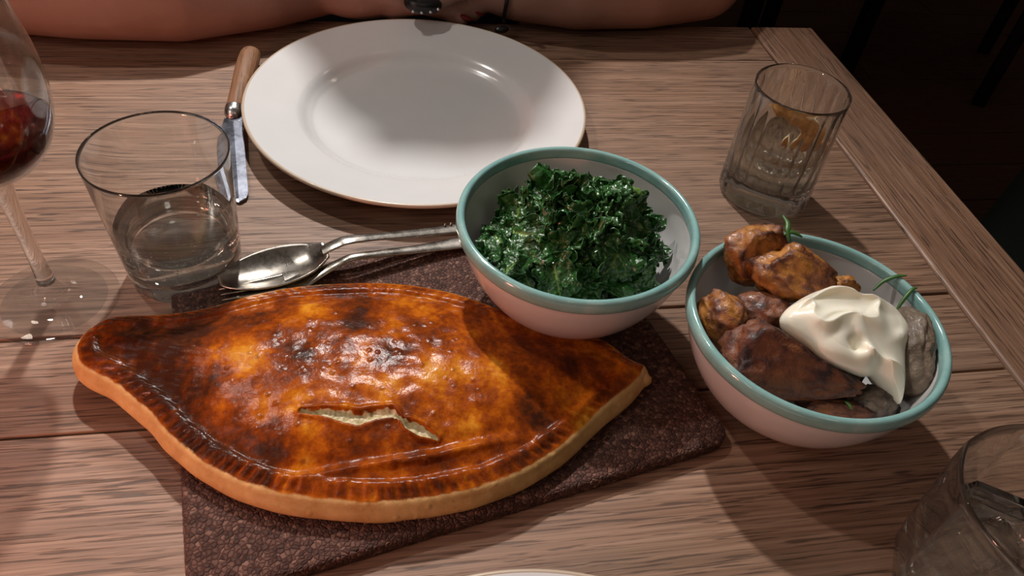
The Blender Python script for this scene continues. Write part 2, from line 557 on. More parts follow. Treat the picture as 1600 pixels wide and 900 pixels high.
for v_ in bb.vertices: v_.co = Vector(bench_pt(*v_.co))
link('bench_base', bb, M['green_cloth'], bt, smooth=False)

# ---------------------------------------------------------------- room walls, outside the frame
M['wall'] = plain('dim_plaster', (.22, .16, .12), .8)
M['panel'] = plain('dark_wall_panel', (.035, .018, .012), .5)
for nm, b in (('wall_left', (-2.6, -2.5, -1, 4.2)), ('wall_right', (4.0, 4.1, -1, 4.2)), ('wall_back', (-2.6, 4.1, 4.2, 4.3)), ('wall_front', (-2.6, 4.1, -1.1, -1.0))):
    wl_ = link(nm, box_mesh(nm, *b, -.78, 1.95, 0), M['wall'], smooth=False); wl_['kind'] = 'structure'
    x0, x1, y0, y1 = b
    e = .03
    pn = link('panelling', box_mesh('panelling', x0 - e * (x1 - x0 < .2), x1 + e * (x1 - x0 < .2), y0 - e * (y1 - y0 < .2), y1 + e * (y1 - y0 < .2), -.78, .25, .004), M['panel'], wl_, smooth=False)

# ---------------------------------------------------------------- cork mat
def cork_mat():
    corners = [(-.0885, .1555), (.190, .2165), (.142, .402), (-.1235, .352)]
    rad = .014
    pts = []
    for i in range(4):
        p = Vector(corners[i]); a = Vector(corners[i - 1]) - p; b = Vector(corners[(i + 1) % 4]) - p
        a.normalize(); b.normalize()
        r = rad if i in (1, 2) else .006
        p1 = p + a * r; p2 = p + b * r
        for k in range(9):
            t = k / 8
            pts.append((p1 * (1 - t) ** 2 + p * 2 * t * (1 - t) + p2 * t * t))
    dense = []
    for i in range(len(pts)):
        a, b = pts[i], pts[(i + 1) % len(pts)]
        n = max(1, int((b - a).length / .0016))
        for k in range(n): dense.append(a.lerp(b, k / n))
    ctr = sum(dense, Vector((0, 0))) / len(dense)
    prof = [(0, .0004), (.90, .0004), (.992, .0004), (.999, .0018), (1.0, .0045), (.998, .0075), (.992, .0088), (.97, .0093), (.9, .0093), (.6, .0093), (0, .0093)]
    v, f = [], []
    N = len(dense)
    for k, (s, z) in enumerate(prof):
        for p in dense:
            q = ctr + (p - ctr) * s
            if s > .98:
                j = noise.noise(Vector((p.x * 420, p.y * 420, z * 500))) * .0006
                q = q + (p - ctr).normalized() * j
            v.append((q.x, q.y, z + (noise.noise(Vector((q.x * 380, q.y * 380, 3))) * .0003 if z > .008 else 0)))
    for k in range(len(prof) - 1):
        for i in range(N):
            j = (i + 1) % N
            f.append((k * N + i, k * N + j, (k + 1) * N + j, (k + 1) * N + i))
    o = link('cork_mat', mesh('cork_mat', v, f), M['cork'])
    tag(o, 'dark brown cork place mat under the golden pie', 'mat')
    origin_to(o, (.03, .27, 0))
cork_mat()

# ---------------------------------------------------------------- pie
def pie():
    root = empty('pie', (-.01, .262, .0095), 'large oval glazed golden brown pastry pie on the cork mat', 'pie')
    out = [(.1485, .2600), (.1395, .2478), (.1183, .2324), (.0907, .2107), (.0613, .195), (.0286, .1877), (-.0021, .1865),
           (-.0379, .1928), (-.0619, .201), (-.0838, .2146), (-.1039, .2328), (-.117, .2492), (-.1374, .2691), (-.1559, .2833),
           (-.1615, .2985), (-.1570, .3115), (-.1455, .3200), (-.1205, .3200), (-.0972, .3234), (-.07, .3329), (-.0412, .3381),
           (.0037, .3376), (.0414, .3277), (.0774, .3078), (.0983, .2951), (.1267, .284), (.1398, .2685)]
    O = loop_spline(out, 22)
    # resample by arc length
    seg = np.linalg.norm(np.roll(O, -1, 0) - O, axis=1)
    L = np.concatenate([[0], np.cumsum(seg)])
    N = 760
    s = np.linspace(0, L[-1], N, endpoint=False)
    Oc = np.vstack([O, O[:1]])
    O = np.stack([np.interp(s, L, Oc[:, 0]), np.interp(s, L, Oc[:, 1])], 1)
    T = np.roll(O, -2, 0) - np.roll(O, 2, 0)
    T /= np.linalg.norm(T, axis=1)[:, None]
    Nn = np.stack([T[:, 1], -T[:, 0]], 1)          # outward (polygon is clockwise or not: fix below)
    ctr = np.array([-.01, .262])
    if np.mean(((O - ctr) * Nn).sum(1)) < 0: Nn = -Nn
    total = L[-1]
    period = .0064
    ss = 1 - (1 - np.linspace(0, 1, 105)) ** 1.55
    ss[-1] = 1
    slitp = np.array([(-.040, .2368), (-.030, .2355), (-.0200, .2325), (-.0126, .2302), (-.004, .2322), (.0035, .2322), (.0085, .228), (.012, .2250), (.018, .2215), (.0250, .2175)])
    slw = [.0012, .002, .003, .0032, .0026, .0024, .0008, .0022, .0026, .001]
    spots = [(-.0133, .2932, .010, .75), (-.0416, .2702, .011, .7), (.0047, .2667, .010, .75), (-.1306, .2945, .020, .55), (-.1088, .2754, .020, .5),
             (-.0728, .26, .014, .3), (-.085, .2262, .018, .75), (-.050, .288, .010, .4), (-.022, .321, .02, .3), (.05, .270, .012, .35), (.088, .262, .012, .3),
             (-.112, .256, .016, .55), (-.065, .300, .022, .35), (-.095, .300, .018, .35), (.045, .240, .013, .35), (.02, .285, .013, .3), (.075, .285, .014, .3),
             (.03, .210, .012, .35), (-.02, .215, .014, .35), (.085, .222, .010, .5), (.06, .206, .009, .4), (.105, .250, .012, .2), (-.055, .213, .012, .6)]
    gold = [(-.070, .2745, .013, .5), (.032, .2525, .016, .5), (.058, .2615, .012, .35), (-.012, .272, .010, .3), (-.035, .246, .014, .3), (-.048, .302, .012, .35), (.047, .2780, .009, .35), (.0, .250, .012, .3)]
    v = []; bake = []; side = []; slit = []
    Lp = s
    jit = np.array([noise.noise(Vector((x * 90, 1.3, 0))) for x in Lp])
    for k, q in enumerate(ss):
        P = ctr + (O - ctr) * q
        dd2 = ((P[:, None, :] - O[None, :, :]) ** 2).sum(2)
        kk = dd2.argmin(1)
        D = np.sqrt(dd2[np.arange(N), kk])
        D = np.where(D < .006, np.abs(((P - O[kk]) * Nn[kk]).sum(1)), D)
        if q == 1: D[:] = 0
        for i in range(N):
            x, y = P[i]; d = D[i]
            # base profile: raised rim, shallow trough, low dome
            dome = .0125 * (1 - math.exp(-max(d - .013, 0) / .020))
            rim = .0025 * math.exp(-((d - .010) / .004) ** 2)
            edge = -.0045 * math.exp(-d / .0022)
            n = noise.fractal(Vector((x * 28, y * 28, 0)), 1, 2, 3) * .0024
            n2 = noise.noise(Vector((x * 130, y * 130, 5))) * .0007
            h = .0245 + dome + rim + edge + (n * .35 + n2 * .8) * min(1, d / .01)
            # crimps
            ph = Lp[i] / period + .35 * jit[i]
            c = (.5 + .5 * math.cos(2 * PI * ph)) ** 2
            m = math.exp(-((d - .0066) / .0030) ** 2) * max(.25, min(1.2, .85 + 1.3 * noise.noise(Vector((x * 45, y * 45, 12)))))
            amp = .0015 * (.65 + .5 * noise.noise(Vector((x * 30, y * 30, 9))))
            h -= amp * c * m
            if x < -.085 and d > .006:
                st = math.sin((y - .29 + .35 * (x + .12)) * 2 * PI / .0052 + 2.5 * noise.noise(Vector((x * 60, y * 60, 30))))
                h -= .0007 * max(0, st) * min(1, (-.085 - x) / .02) * (.5 + noise.noise(Vector((x * 50, y * 50, 31))) * 1.2)
            # long fold on the near side
            yl = .2065 + .05 * (x - .0) + .25 * max(0, x - .02) * .5
            if -.06 < x < .085:
                fw = math.sin(PI * (x + .06) / .145)
                h += .0022 * fw * math.exp(-((y - yl) / .0022) ** 2) - .0016 * fw * math.exp(-((y - yl - .006) / .003) ** 2)
            # slit
            sl = 0
            if -.05 < x < .035 and .21 < y < .245:
                best = 1e9
                for a in range(len(slitp) - 1):
                    p0, p1 = slitp[a], slitp[a + 1]
                    e = p1 - p0
                    t = max(0, min(1, ((x - p0[0]) * e[0] + (y - p0[1]) * e[1]) / (e @ e)))
                    w_ = slw[a] * (1 - t) + slw[a + 1] * t
                    dd = math.hypot(x - p0[0] - e[0] * t, y - p0[1] - e[1] * t) / w_
                    best = min(best, dd)
                wob = .35 * noise.noise(Vector((x * 400, y * 400, 2)))
                g = best + wob
                sl = max(0, min(1, 1.5 - g))
                h += .0016 * math.exp(-((best - 1.6) / .5) ** 2) - .0022 * math.exp(-(best / 1.0) ** 4) + (.0009 * noise.noise(Vector((x * 600, y * 600, 4))) if best < 1.2 else 0)
            b = .47 + .28 * noise.fractal(Vector((x * 34 + 3, y * 34, 1)), 1, 2, 4)
            for (sx, sy, sr, sa) in spots:
                r2 = ((x - sx) ** 2 + (y - sy) ** 2) / (sr * sr)
                if r2 < 4: b += sa * math.exp(-r2 ** 1.1) * .62
            for (sx, sy, sr, sa) in gold:
                r2 = ((x - sx) ** 2 + (y - sy) ** 2) / (sr * sr)
                if r2 < 4: b -= sa * math.exp(-r2) * .7
            # left lobe bakes browner, crimp ridges scorched, grooves paler
            b += .14 * max(0, min(1, (-.080 - x) / .04))
            b += m * (.14 - .24 * c)
            if d < .004: b -= .1
            v.append((x, y, h)); bake.append(max(0, min(1, b))); slit.append(sl)
            sd = math.exp(-(d / .0034) ** 2) * .70
            # the near side shows a broader unglazed edge
            sd += .35 * math.exp(-d / .004) * max(0, Nn[i][1] * -1)
            side.append(sd)
    # side wall
    prof = [(.0012, .0185), (.0020, .0165), (.0024, .0145), (.0020, .0125), (.0008, .0108), (-.0015, .0098), (-.006, .0094), (-.03, .0094)]
    wv = []
    for (o_, z) in prof:
        for i in range(N):
            p = O[i] + Nn[i] * (o_ + .0007 * noise.noise(Vector((O[i][0] * 60, O[i][1] * 60, z * 90))))
            zz = z
            if o_ > -.002: zz += .0007 * noise.noise(Vector((O[i][0] * 40, O[i][1] * 40, 7)))
            v.append((p[0], p[1], zz)); bake.append(.3); slit.append(0); side.append(1.0)
    K = len(ss) + len(prof)
    f = []
    for k in range(K - 1):
        for i in range(N):
            j = (i + 1) % N
            f.append((k * N + i, k * N + j, (k + 1) * N + j, (k + 1) * N + i))
    f.append(tuple((K - 1) * N + i for i in range(N)))
    me = mesh('crust', v, f)
    for nm, arr in (('bake', bake), ('side', side), ('slit', slit)):
        a = me.attributes.new(nm, 'FLOAT', 'POINT')
        a.data.foreach_set('value', arr)
    bm = bmesh.new(); bm.from_mesh(me)
    bmesh.ops.remove_doubles(bm, verts=bm.verts, dist=1e-6)
    bmesh.ops.recalc_face_normals(bm, faces=bm.faces)
    bm.to_mesh(me); bm.free()
    link('crust', me, M['pie'], root)
    # twisted pastry tip on the right
    def tip(u, vv):
        a = 2 * PI * vv
        x = .1405 + .0095 * u
        r = .0062 * math.sqrt(max(0, 1 - u ** 2.6)) + .0002
        return (x - .002 * math.cos(a) * u, .2590 + r * 1.25 * math.cos(a) - .001 * u, .0165 + r * .95 * math.sin(a) - .001 * u)
    me = grid_mesh('pastry_tip', 10, 20, tip)
    for nm, val in (('bake', .25), ('side', .8), ('slit', 0.)):
        a = me.attributes.new(nm, 'FLOAT', 'POINT'); a.data.foreach_set('value', [val] * len(me.vertices))
    o = link('pastry_tip', me, M['pie'], root)
pie()

# ---------------------------------------------------------------- plates
def plate(loc, label, group):
    root = empty('dinner_plate', loc, label, 'plate', group)
    k = smooth_prof([(0, .0035), (.05, .0035), (.078, .0036), (.086, .0060), (.0925, .0108), (.098, .0130), (.115, .0165), (.1305, .0200), (.1335, .0206)], 6)
    und = smooth_prof([(.1335, .0178), (.115, .0130), (.098, .0098), (.090, .0060), (.080, .0018), (.074, .0), (.071, .0), (.069, .0016), (.03, .0016), (0, .0016)], 4)
    rim = [(.1335, .0206), (.1345, .0204), (.1350, .0196), (.1350, .0187), (.1344, .0180), (.1335, .0178)]
    me = lathe('plate_body', k + und, 160, loc)
    link('plate_body', me, M['white'], root)
    r2 = [(.1328, .0203)] + [(.1335, .0208), (.1346, .0206), (.1353, .0197), (.1353, .0186), (.1346, .0178), (.1335, .0175), (.1326, .0178)]
    o = link('rim_band', lathe('rim_band', r2, 160, loc, closed=True), M['plate_rim'], root)
    o['label'] = 'tan unglazed edge of the plate'
plate((.0383, .5452, .0), 'large empty white dinner plate at the far side of the table', None)
plate((.048, .0165, .0), 'white plate of which only the rim shows at the bottom edge', None)

# ---------------------------------------------------------------- bowls
def bowl(loc, label, tx=0, ty=0):
    root = empty('serving_bowl', loc, label, 'bowl', None)
    outer = smooth_prof([(0, .0025), (.026, .0025), (.0275, .0), (.031, .0), (.033, .0030), (.041, .0075), (.0530, .0200), (.0615, .0350), (.0663, .0490), (.0678, .0580), (.0680, .0602)], 5)
    inner = smooth_prof([(.0655, .0602), (.0640, .0520), (.0605, .0390), (.0530, .0250), (.0410, .0130), (.0250, .0075), (0, .0062)], 6)
    me = lathe('bowl_body', outer + inner, 128)
    o = bpy.data.objects.new('bowl_body', me); C.objects.link(o); me.materials.append(M['bowl']); o.parent = root
    me.polygons.foreach_set('use_smooth', [True] * len(me.polygons))
    ring = [(.0678, .0575), (.0695, .0582), (.0705, .0605), (.0706, .0630), (.0700, .0655), (.0686, .0668), (.0670, .0668), (.0658, .0656), (.0653, .0630), (.0652, .0605)]
    ring = [tuple(p) for p in loop_spline(ring, 3)]
    me = lathe('bowl_rim', ring, 128, closed=True)
    me.polygons.foreach_set('use_smooth', [True] * len(me.polygons))
    o = bpy.data.objects.new('bowl_rim', me); C.objects.link(o); me.materials.append(M['teal']); o.parent = root
    o['label'] = 'teal glazed rolled rim'
    root.rotation_euler = (ty, tx, 0)
    return root
KX, KY, KZ = .1165, .3299, .0092
bowl((KX, KY, KZ), 'white bowl with teal rim full of dark green kale', -.016, -.004)
BX, BY = .2335, .2523
bowl((BX, BY, 0), 'white bowl with teal rim holding roast potatoes and cream', -.010, 0)

# ---------------------------------------------------------------- kale
def kale_leaf_mesh(seed, calm=1.0):
    rg = random.Random(seed)
    Lh = rg.uniform(.030, .040); W = rg.uniform(.014, .019)
    p1, p2, p3 = (rg.uniform(0, 6.28) for _ in range(3))
    curl = rg.uniform(-.3, .9); fold = rg.uniform(0, .8)
    so = seed * 13.7
    nu, nv = 74, 60
    rib = []
    def fn(u, v):
        t = (v * 2 - 1); a = abs(t)
        U = u * 2 - 1
        em = max(a, abs(U) ** 1.5)
        e = max(0, (em - .35) / .65)                      # frill towards the margin
        ww = W * (max(0, 1 - abs(U) ** 3.2) ** .5 * .8 + .2) * (1 + .12 * math.sin(u * 15 + p1 * (1 if t > 0 else 2)))
        x = U * .5 * Lh * (1 - .10 * a * a)
        y = ww * t * (1 - .2 * fold * a)
        z = .0036 * a ** 1.2 * math.sin(u * 9 + p2 + 1.5 * t) + fold * .008 * a * a - .0009 * math.exp(-(t / .07) ** 2) - curl * .009 * U * U
        q = Vector((x * 230 + so, y * 230, 1))
        q2 = Vector((x * 520 + so, y * 520, 4))
        A, B = (.0010 + .0050 * e) * calm, (.0004 + .0022 * e) * calm
        n1 = noise.noise_vector(q); n2 = noise.noise_vector(q2)
        x += A * .8 * n1.x + B * n2.x
        y += A * .8 * n1.y + B * n2.y
        z += A * n1.z + B * n2.z
        side = abs(((u * 5.5 - a * 1.9 + .5) % 1) - .5)
        rib.append(min(1, .9 * math.exp(-(t / .05) ** 2) * (1 - .5 * u) + .30 * math.exp(-(side / .06) ** 2) * (1 - a) ** .7))
        return (x, y, z)
    me = grid_mesh('kale_leaf', nu, nv, fn)
    at = me.attributes.new('rib', 'FLOAT', 'POINT'); at.data.foreach_set('value', rib)
    me = solid(me, .00045)
    me.polygons.foreach_set('use_smooth', [True] * len(me.polygons))
    me.materials.append(M['kale'])
    return me
def kale():
    hx, hy = .1135, .3215
    root = empty('kale_serving', (KX, KY, KZ + .007), 'heap of glossy dark green curly kale in the left bowl', 'kale')
    protos = [kale_leaf_mesh(i + 1) for i in range(9)]
    rg = random.Random(21)
    n = 0
    def put(x, y, z, nx, ny, nz, spin, sc):
        nonlocal n
        nrm = Vector((nx, ny, nz)).normalized()
        q = nrm.to_track_quat('Z', 'Y').to_matrix().to_4x4()
        o = bpy.data.objects.new('kale_leaf', protos[n % 9]); C.objects.link(o)
        o.parent = root
        o.matrix_local = Matrix.Translation(Vector((x, y, z)) - root.location) @ q @ Matrix.Rotation(spin, 4, 'Z') @ Matrix.Diagonal((sc, sc, sc, 1))
        n += 1
    for layer, (cnt, rr, zz, zt) in enumerate([(8, .028, .030, .036), (14, .036, .046, .052), (30, .047, .058, .087), (10, .026, .082, .092)]):
        for i in range(cnt):
            a = i * 2.39996 + layer
            r = rr * math.sqrt((i + .5) / cnt)
            x = hx + r * math.cos(a) * 1.05; y = hy + r * math.sin(a) * .92
            if layer < 2: z = rg.uniform(zz, zt); x = KX + r * math.cos(a); y = KY + r * math.sin(a)
            else: z = zz + (zt - zz) * (1 - (r / rr) ** 2) ** 1.0 if layer == 2 else rg.uniform(zz, zt)
            tilt = r / rr
            nx = math.cos(a) * tilt * .9 + rg.uniform(-.55, .55); ny = math.sin(a) * tilt * .9 + rg.uniform(-.65, .35)
            put(x, y, z, nx, ny, 1, rg.uniform(0, 6.28), rg.uniform(.85, 1.1) * (.8 if layer == 2 and tilt > .8 else 1))
    calm = [kale_leaf_mesh(40 + i, .62) for i in range(3)]
    for i, (x, y, z, nx, ny, sp, sc) in enumerate(((.086, .306, .083, -.35, -.35, .25, .95), (.107, .327, .091, -.2, -.35, 1.45, 1.05), (.134, .332, .086, .3, -.3, 2.6, .95),
                                                  (.128, .292, .082, .2, -.6, 3.9, .8), (.093, .284, .074, -.3, -.7, 5.2, .8))):
        q = Vector((nx, ny, 1)).normalized().to_track_quat('Z', 'Y').to_matrix().to_4x4()
        o = bpy.data.objects.new('kale_leaf', calm[i % 3]); C.objects.link(o)
        o.parent = root
        o.matrix_local = Matrix.Translation(Vector((x, y, z)) - root.location) @ q @ Matrix.Rotation(sp, 4, 'Z') @ Matrix.Diagonal((sc, sc, sc, 1))
    # pale stalk stub
    bm = bmesh.new()
    pts = [(.138, .344, .070), (.142, .3445, .078), (.1465, .3435, .083), (.151, .340, .0845), (.1535, .336, .081)]
    tube_bm(bm, pts, [.0028, .0032, .0034, .0030, .0022], 10)
    me = bm_mesh('stalk', bm)
    at = me.attributes.new('rib', 'FLOAT', 'POINT'); at.data.foreach_set('value', [.55] * len(me.vertices))
    link('stalk', me, M['kale'], root)
kale()

# ---------------------------------------------------------------- potatoes
def potato(name_label, c, r, rot, mat, seed, scorch=.3, amp=.16, taper=0., cuts=()):
    """irregular roasted chunk: an ellipsoid with flattened cut faces, folds and pits"""
    bm = bmesh.new()
    bmesh.ops.create_icosphere(bm, subdivisions=5, radius=1)
    sc = []
    E = Euler(rot).to_matrix()
    bm.verts.ensure_lookup_table()
    cn = [(Vector(n).normalized(), d) for n, d in cuts]
    for v in bm.verts:
        p = v.co.copy()
        edge = 0
        for n, d in cn:
            e = p.dot(n) - d
            if e > 0:
                p -= n * e * .93
            edge = max(edge, math.exp(-(e / .09) ** 2))
        f = 1 + amp * noise.fractal(p * 1.5 + Vector((seed * 7.1, 0, 0)), 1, 2, 3) + amp * .28 * (1 - abs(noise.noise(p * 5 + Vector((0, seed * 3.3, 0)))) * 2)
        rg = 1 - abs(noise.noise(p * 2.6 + Vector((seed, 2, 5)))) * 3
        f += .05 * max(0, rg)
        p *= f
        k = 1 - taper * max(-1, min(1, p.x)) * .5
        p = Vector((p.x * r[0], p.y * r[1] * k, p.z * r[2] * k))
        v.co = E @ p
        sc.append(max(0, min(1, scorch + .35 * edge + .30 * max(0, rg) + .25 * noise.noise(v.co * 90 + Vector((seed, 0, 0))))))
    bmesh.ops.recalc_face_normals(bm, faces=bm.faces)
    me = bpy.data.meshes.new('roast_potato'); bm.to_mesh(me); bm.free()
    a = me.attributes.new('scorch', 'FLOAT', 'POINT'); a.data.foreach_set('value', sc)
    o = link('roast_potato', me, mat)
    o.location = c
    tag(o, name_label, 'potato', 'roast potatoes in the right bowl')
    return o
G, B_, Y_ = M['pot_gold'], M['pot_brown'], M['pot_grey']
potato('golden roast potato at the back of the bowl, highest, touching the teal rim', (.2160, .2990, .0700), (.0215, .0165, .017), (.2, .1, R(25)), G, 3, .32, .2, 0, [((-.3, -.6, .6), .62), ((.8, 0, .4), .7)])
potato('large golden brown roast potato just behind the cream', (.2275, .2795, .0725), (.0240, .0160, .0145), (-.2, .25, R(-22)), G, 8, .30, .2, .15, [((.1, -.7, .7), .60), ((-.7, .1, .5), .7)])
potato('small round roast potato at the left wall of the bowl', (.1860, .2620, .0545), (.0130, .0170, .0150), (.3, 0, R(20)), G, 5, .42, .16, 0, [((.2, -.9, .3), .7)])
potato('brown roast potato in the middle, between left wall and cream', (.2090, .2620, .0560), (.0150, .0170, .0140), (0, .4, R(40)), B_, 12, .5)
potato('long dark brown wedge of potato lying in front of the cream', (.2075, .2235, .0610), (.0345, .0175, .0150), (.35, .10, R(-22)), B_, 14, .42, .16, .95, [((0, -.5, .85), .55), ((.2, .8, .4), .65)])
potato('small orange potato piece peeking out behind the cream on the right', (.2575, .2720, .0640), (.0105, .0085, .0095), (.3, .3, R(15)), G, 17, .15, .2, 0, [((.0, -.7, .7), .5)])
potato('pale grey-brown potato with wet skin right of the cream', (.2830, .2360, .0520), (.0115, .0250, .0190), (.25, .15, R(-14)), Y_, 19, .25, .12, 0)
potato('thin flat slice of dark potato skin at the front rim', (.2275, .2010, .0480), (.0190, .0075, .0060), (.5, 0, R(-4)), B_, 22, .5, .2, .2, [((0, 0, 1), .5)])
potato('dark brown potato low at the front, under the cream drip', (.2520, .2080, .0400), (.0170, .0120, .0125), (0, .2, R(12)), M['pot_grey'], 25, .65, .2)
potato('brown potato low between the wedge and the left wall', (.1950, .2400, .0420), (.0150, .0150, .0130), (0, 0, .3), B_, 28, .6)
potato('potato hidden deepest in the bowl under the cream', (.2400, .2420, .0380), (.0250, .0220, .0220), (0, 0, .6), B_, 31, .5, .12)

# ---------------------------------------------------------------- cream
def cream_blob():
    out = [(.2041, .2434, .074), (.2187, .256, .074), (.2393, .2622, .074), (.2529, .2547, .074), (.2716, .2545, .070), (.2801, .2405, .066), (.2724, .2264, .062),
           (.2683, .2126, .055), (.2637, .2040, .050), (.2590, .2106, .0545), (.2517, .2159, .060), (.2422, .2144, .064), (.2232, .2192, .070), (.2139, .2292, .073)]
    O = loop_spline(out, 20)
    N = len(O)
    ctr = np.array([.2440, .2380, .070])
    NS = 70
    v = []
    def swirl(x, y):
        # overlapping spooned folds
        h = 0
        wx = x + .004 * noise.noise(Vector((x * 60, y * 60, 8))); wy = y + .004 * noise.noise(Vector((x * 60, y * 60, 18)))
        rdg = 1 - abs(noise.noise(Vector((wx * 42 + 1.7, wy * 60 + .4, 2.6)))) * 2.2
        h += .0046 * max(0, rdg) ** 2 - .0015
        # a fold arching across the top and one sweeping down to the drip
        for (ax, ay, bx, by, sag, am) in ((.209, .244, .262, .249, .0075, .0030), (.240, .233, .262, .213, -.006, .0026), (.219, .235, .246, .240, .004, .0016)):
            e = np.array([bx - ax, by - ay]); L = np.linalg.norm(e); e = e / L
            u = ((x - ax) * e[0] + (y - ay) * e[1]) / L
            w_ = -(x - ax) * e[1] + (y - ay) * e[0] - sag * math.sin(PI * max(0, min(1, u)))
            if -.1 < u < 1.1:
                h += am * math.sin(PI * (u + .1) / 1.2) * (math.exp(-(w_ / .0042) ** 2) if w_ > 0 else math.exp(-(w_ / .0014) ** 2))
        h -= .0055 * math.exp(-(((x - .2390) / .0048) ** 2 + ((y - .2255) / .0036) ** 2))
        return h
    for k in range(NS):
        s = (k / (NS - 1)) ** .8
        for i in range(N):
            p = ctr + (O[i] - ctr) * s
            x, y = p[0], p[1]
            d = s
            up = max(0, 1 - d ** 3.2) ** .5
            z = p[2] + .0105 * up + swirl(x, y) * min(1, (1 - d) * 4)
            v.append((x, y, z))
    for s, dz in ((.97, -.003), (.9, -.006), (.6, -.009), (.0, -.010)):
        for i in range(N):
            p = ctr + (O[i] - ctr) * s
            v.append((p[0], p[1], p[2] + dz))
    f = []
    K = NS + 4
    for k in range(K - 1):
        for i in range(N):
            j = (i + 1) % N
            f.append((k * N + i, k * N + j, (k + 1) * N + j, (k + 1) * N + i))
    me = mesh('cream_dollop', v, f)
    bm = bmesh.new(); bm.from_mesh(me)
    bmesh.ops.remove_doubles(bm, verts=bm.verts, dist=1e-6)
    bmesh.ops.recalc_face_normals(bm, faces=bm.faces)
    bm.to_mesh(me); bm.free()
    o = link('cream_dollop', me, M['cream'])
    tag(o, 'thick dollop of pale cream dripping over the roast potatoes', 'cream')
    origin_to(o, (.244, .238, .066))
cream_blob()

# ---------------------------------------------------------------- chives
def sprig(pts, r, label):
    P = [Vector(p) for p in pts]
    sp = smooth_prof(pts, 5)
    n = len(sp)
    bm = bmesh.new()
    tube_bm(bm, sp, [r * (.35 + .65 * math.sin(PI * min(.97, max(.03, i / (n - 1))))) for i in range(n)], 8, squash=.6)
    o = link('herb_sprig', bm_mesh('herb_sprig', bm), M['herb'])
    origin_to(o, pts[0])
    tag(o, label, 'herb', 'chopped herb sprigs on the potato bowl')
sprig([(.2800, .2745, .0610), (.2860, .2775, .0650), (.2930, .2780, .0682), (.2990, .2775, .0690)], .0013, 'green herb sprig lying across the inside wall to the rim, farther of two')
sprig([(.2850, .2575, .0600), (.2900, .2620, .0650), (.2965, .2665, .0688), (.3000, .2675, .0690)], .0012, 'green herb sprig on the right inside wall of the bowl, nearer of two')
sprig([(.2270, .2925, .0850), (.2265, .2975, .0885), (.2285, .3030, .0895), (.2275, .3085, .0905)], .0017, 'green herb sprig on top of the highest golden potato, upright one')
sprig([(.2240, .2960, .0870), (.2290, .2970, .0880), (.2350, .2950, .0860)], .0016, 'green herb sprig on top of the highest golden potato, crosswise one')
sprig([(.2310, .2055, .0540), (.2320, .2030, .0545), (.2325, .2000, .0540)], .0010, 'tiny herb sprig at the tip of the dark wedge')

# ---------------------------------------------------------------- glasses
def glass_thing(name, loc, outer, inner, label, cat, mod=None, n=128, mod_in=None, smooth=True, mat='wall_glass'):
    root = empty(name, loc, label, cat)
    prof = list(outer) + list(inner)
    K = len(outer)
    def md(a, k, r, z):
        if k < K: return mod(a, r, z) if mod else 1
        return mod_in(a, r, z) if mod_in else 1
    me = lathe('glass_wall', prof, n, loc, md)
    link('glass_wall', me, M[mat], root, smooth=smooth)
    return root
def liquid(loc, prof, mat, label, cat, n=96, mod=None, name='water'):
    me = lathe(name, prof, n, loc, (lambda a, k, r, z: mod(a, r, z)) if mod else None)
    o = link(name, me, mat)
    origin_to(o, (loc[0], loc[1], prof[0][1]))
    tag(o, label, cat)
    return o

# left tumbler with water
TX, TY = -.1188, .3800
rt = lambda z: .0335 + (z / .09) * .0062
outer = [(0, .0034), (.014, .0026), (.024, .0008), (.0300, .0), (.0325, .0012), (.0334, .0038)] + [(rt(z), z) for z in (.012, .03, .05, .07, .0885)] + [(rt(.09) - .0001, .0898)]
inner = [(rt(.09) - .0005, .0901), (rt(.09) - .0009, .0897)] + [(rt(z) - (.0010 if z > .08 else .0014 if z > .03 else .0017), z) for z in (.0875, .07, .05, .03, .018)] + [(.0305, .0132), (.0275, .0108), (.018, .0100), (0, .0098)]
glass_thing('water_tumbler', (TX, TY, 0), smooth_prof(outer, 2), smooth_prof(inner, 2), 'plain clear tumbler with some water beside the wine glass', 'glass')
lv = .040
liquid((TX, TY, 0), [(0, .0097), (.018, .0099), (.0276, .0107), (.0306, .0131), (rt(.018) - .0016, .018), (rt(.03) - .0016, .03), (rt(lv) - .0016, lv), (rt(lv) - .0024, lv - .0005), (.02, lv - .0007), (0, lv - .0007)], M['water'], 'still water in the plain left tumbler', 'water')

M['bubble'] = thin_glass('bubble', (1, 1, 1), .5, 1.33)
bm = bmesh.new()
rb = random.Random(11)
for k in range(190):
    a = rb.uniform(-2.7, .6); z = rb.uniform(.012, .039)
    rr = rt(z) - .0017 - rb.random() ** 2 * .006
    bmesh.ops.create_icosphere(bm, subdivisions=1, radius=rb.uniform(.00025, .0007), matrix=Matrix.Translation((TX + rr * math.cos(a), TY + rr * math.sin(a), z)))
M['bubble'] = plain('air_bubble', (.8, .8, .78), .05, Metallic=.9)
bo = link('bubbles', bm_mesh('bubbles', bm), M['bubble'])
tag(bo, 'tiny air bubbles clinging inside the left tumbler', 'bubbles', kind='stuff')

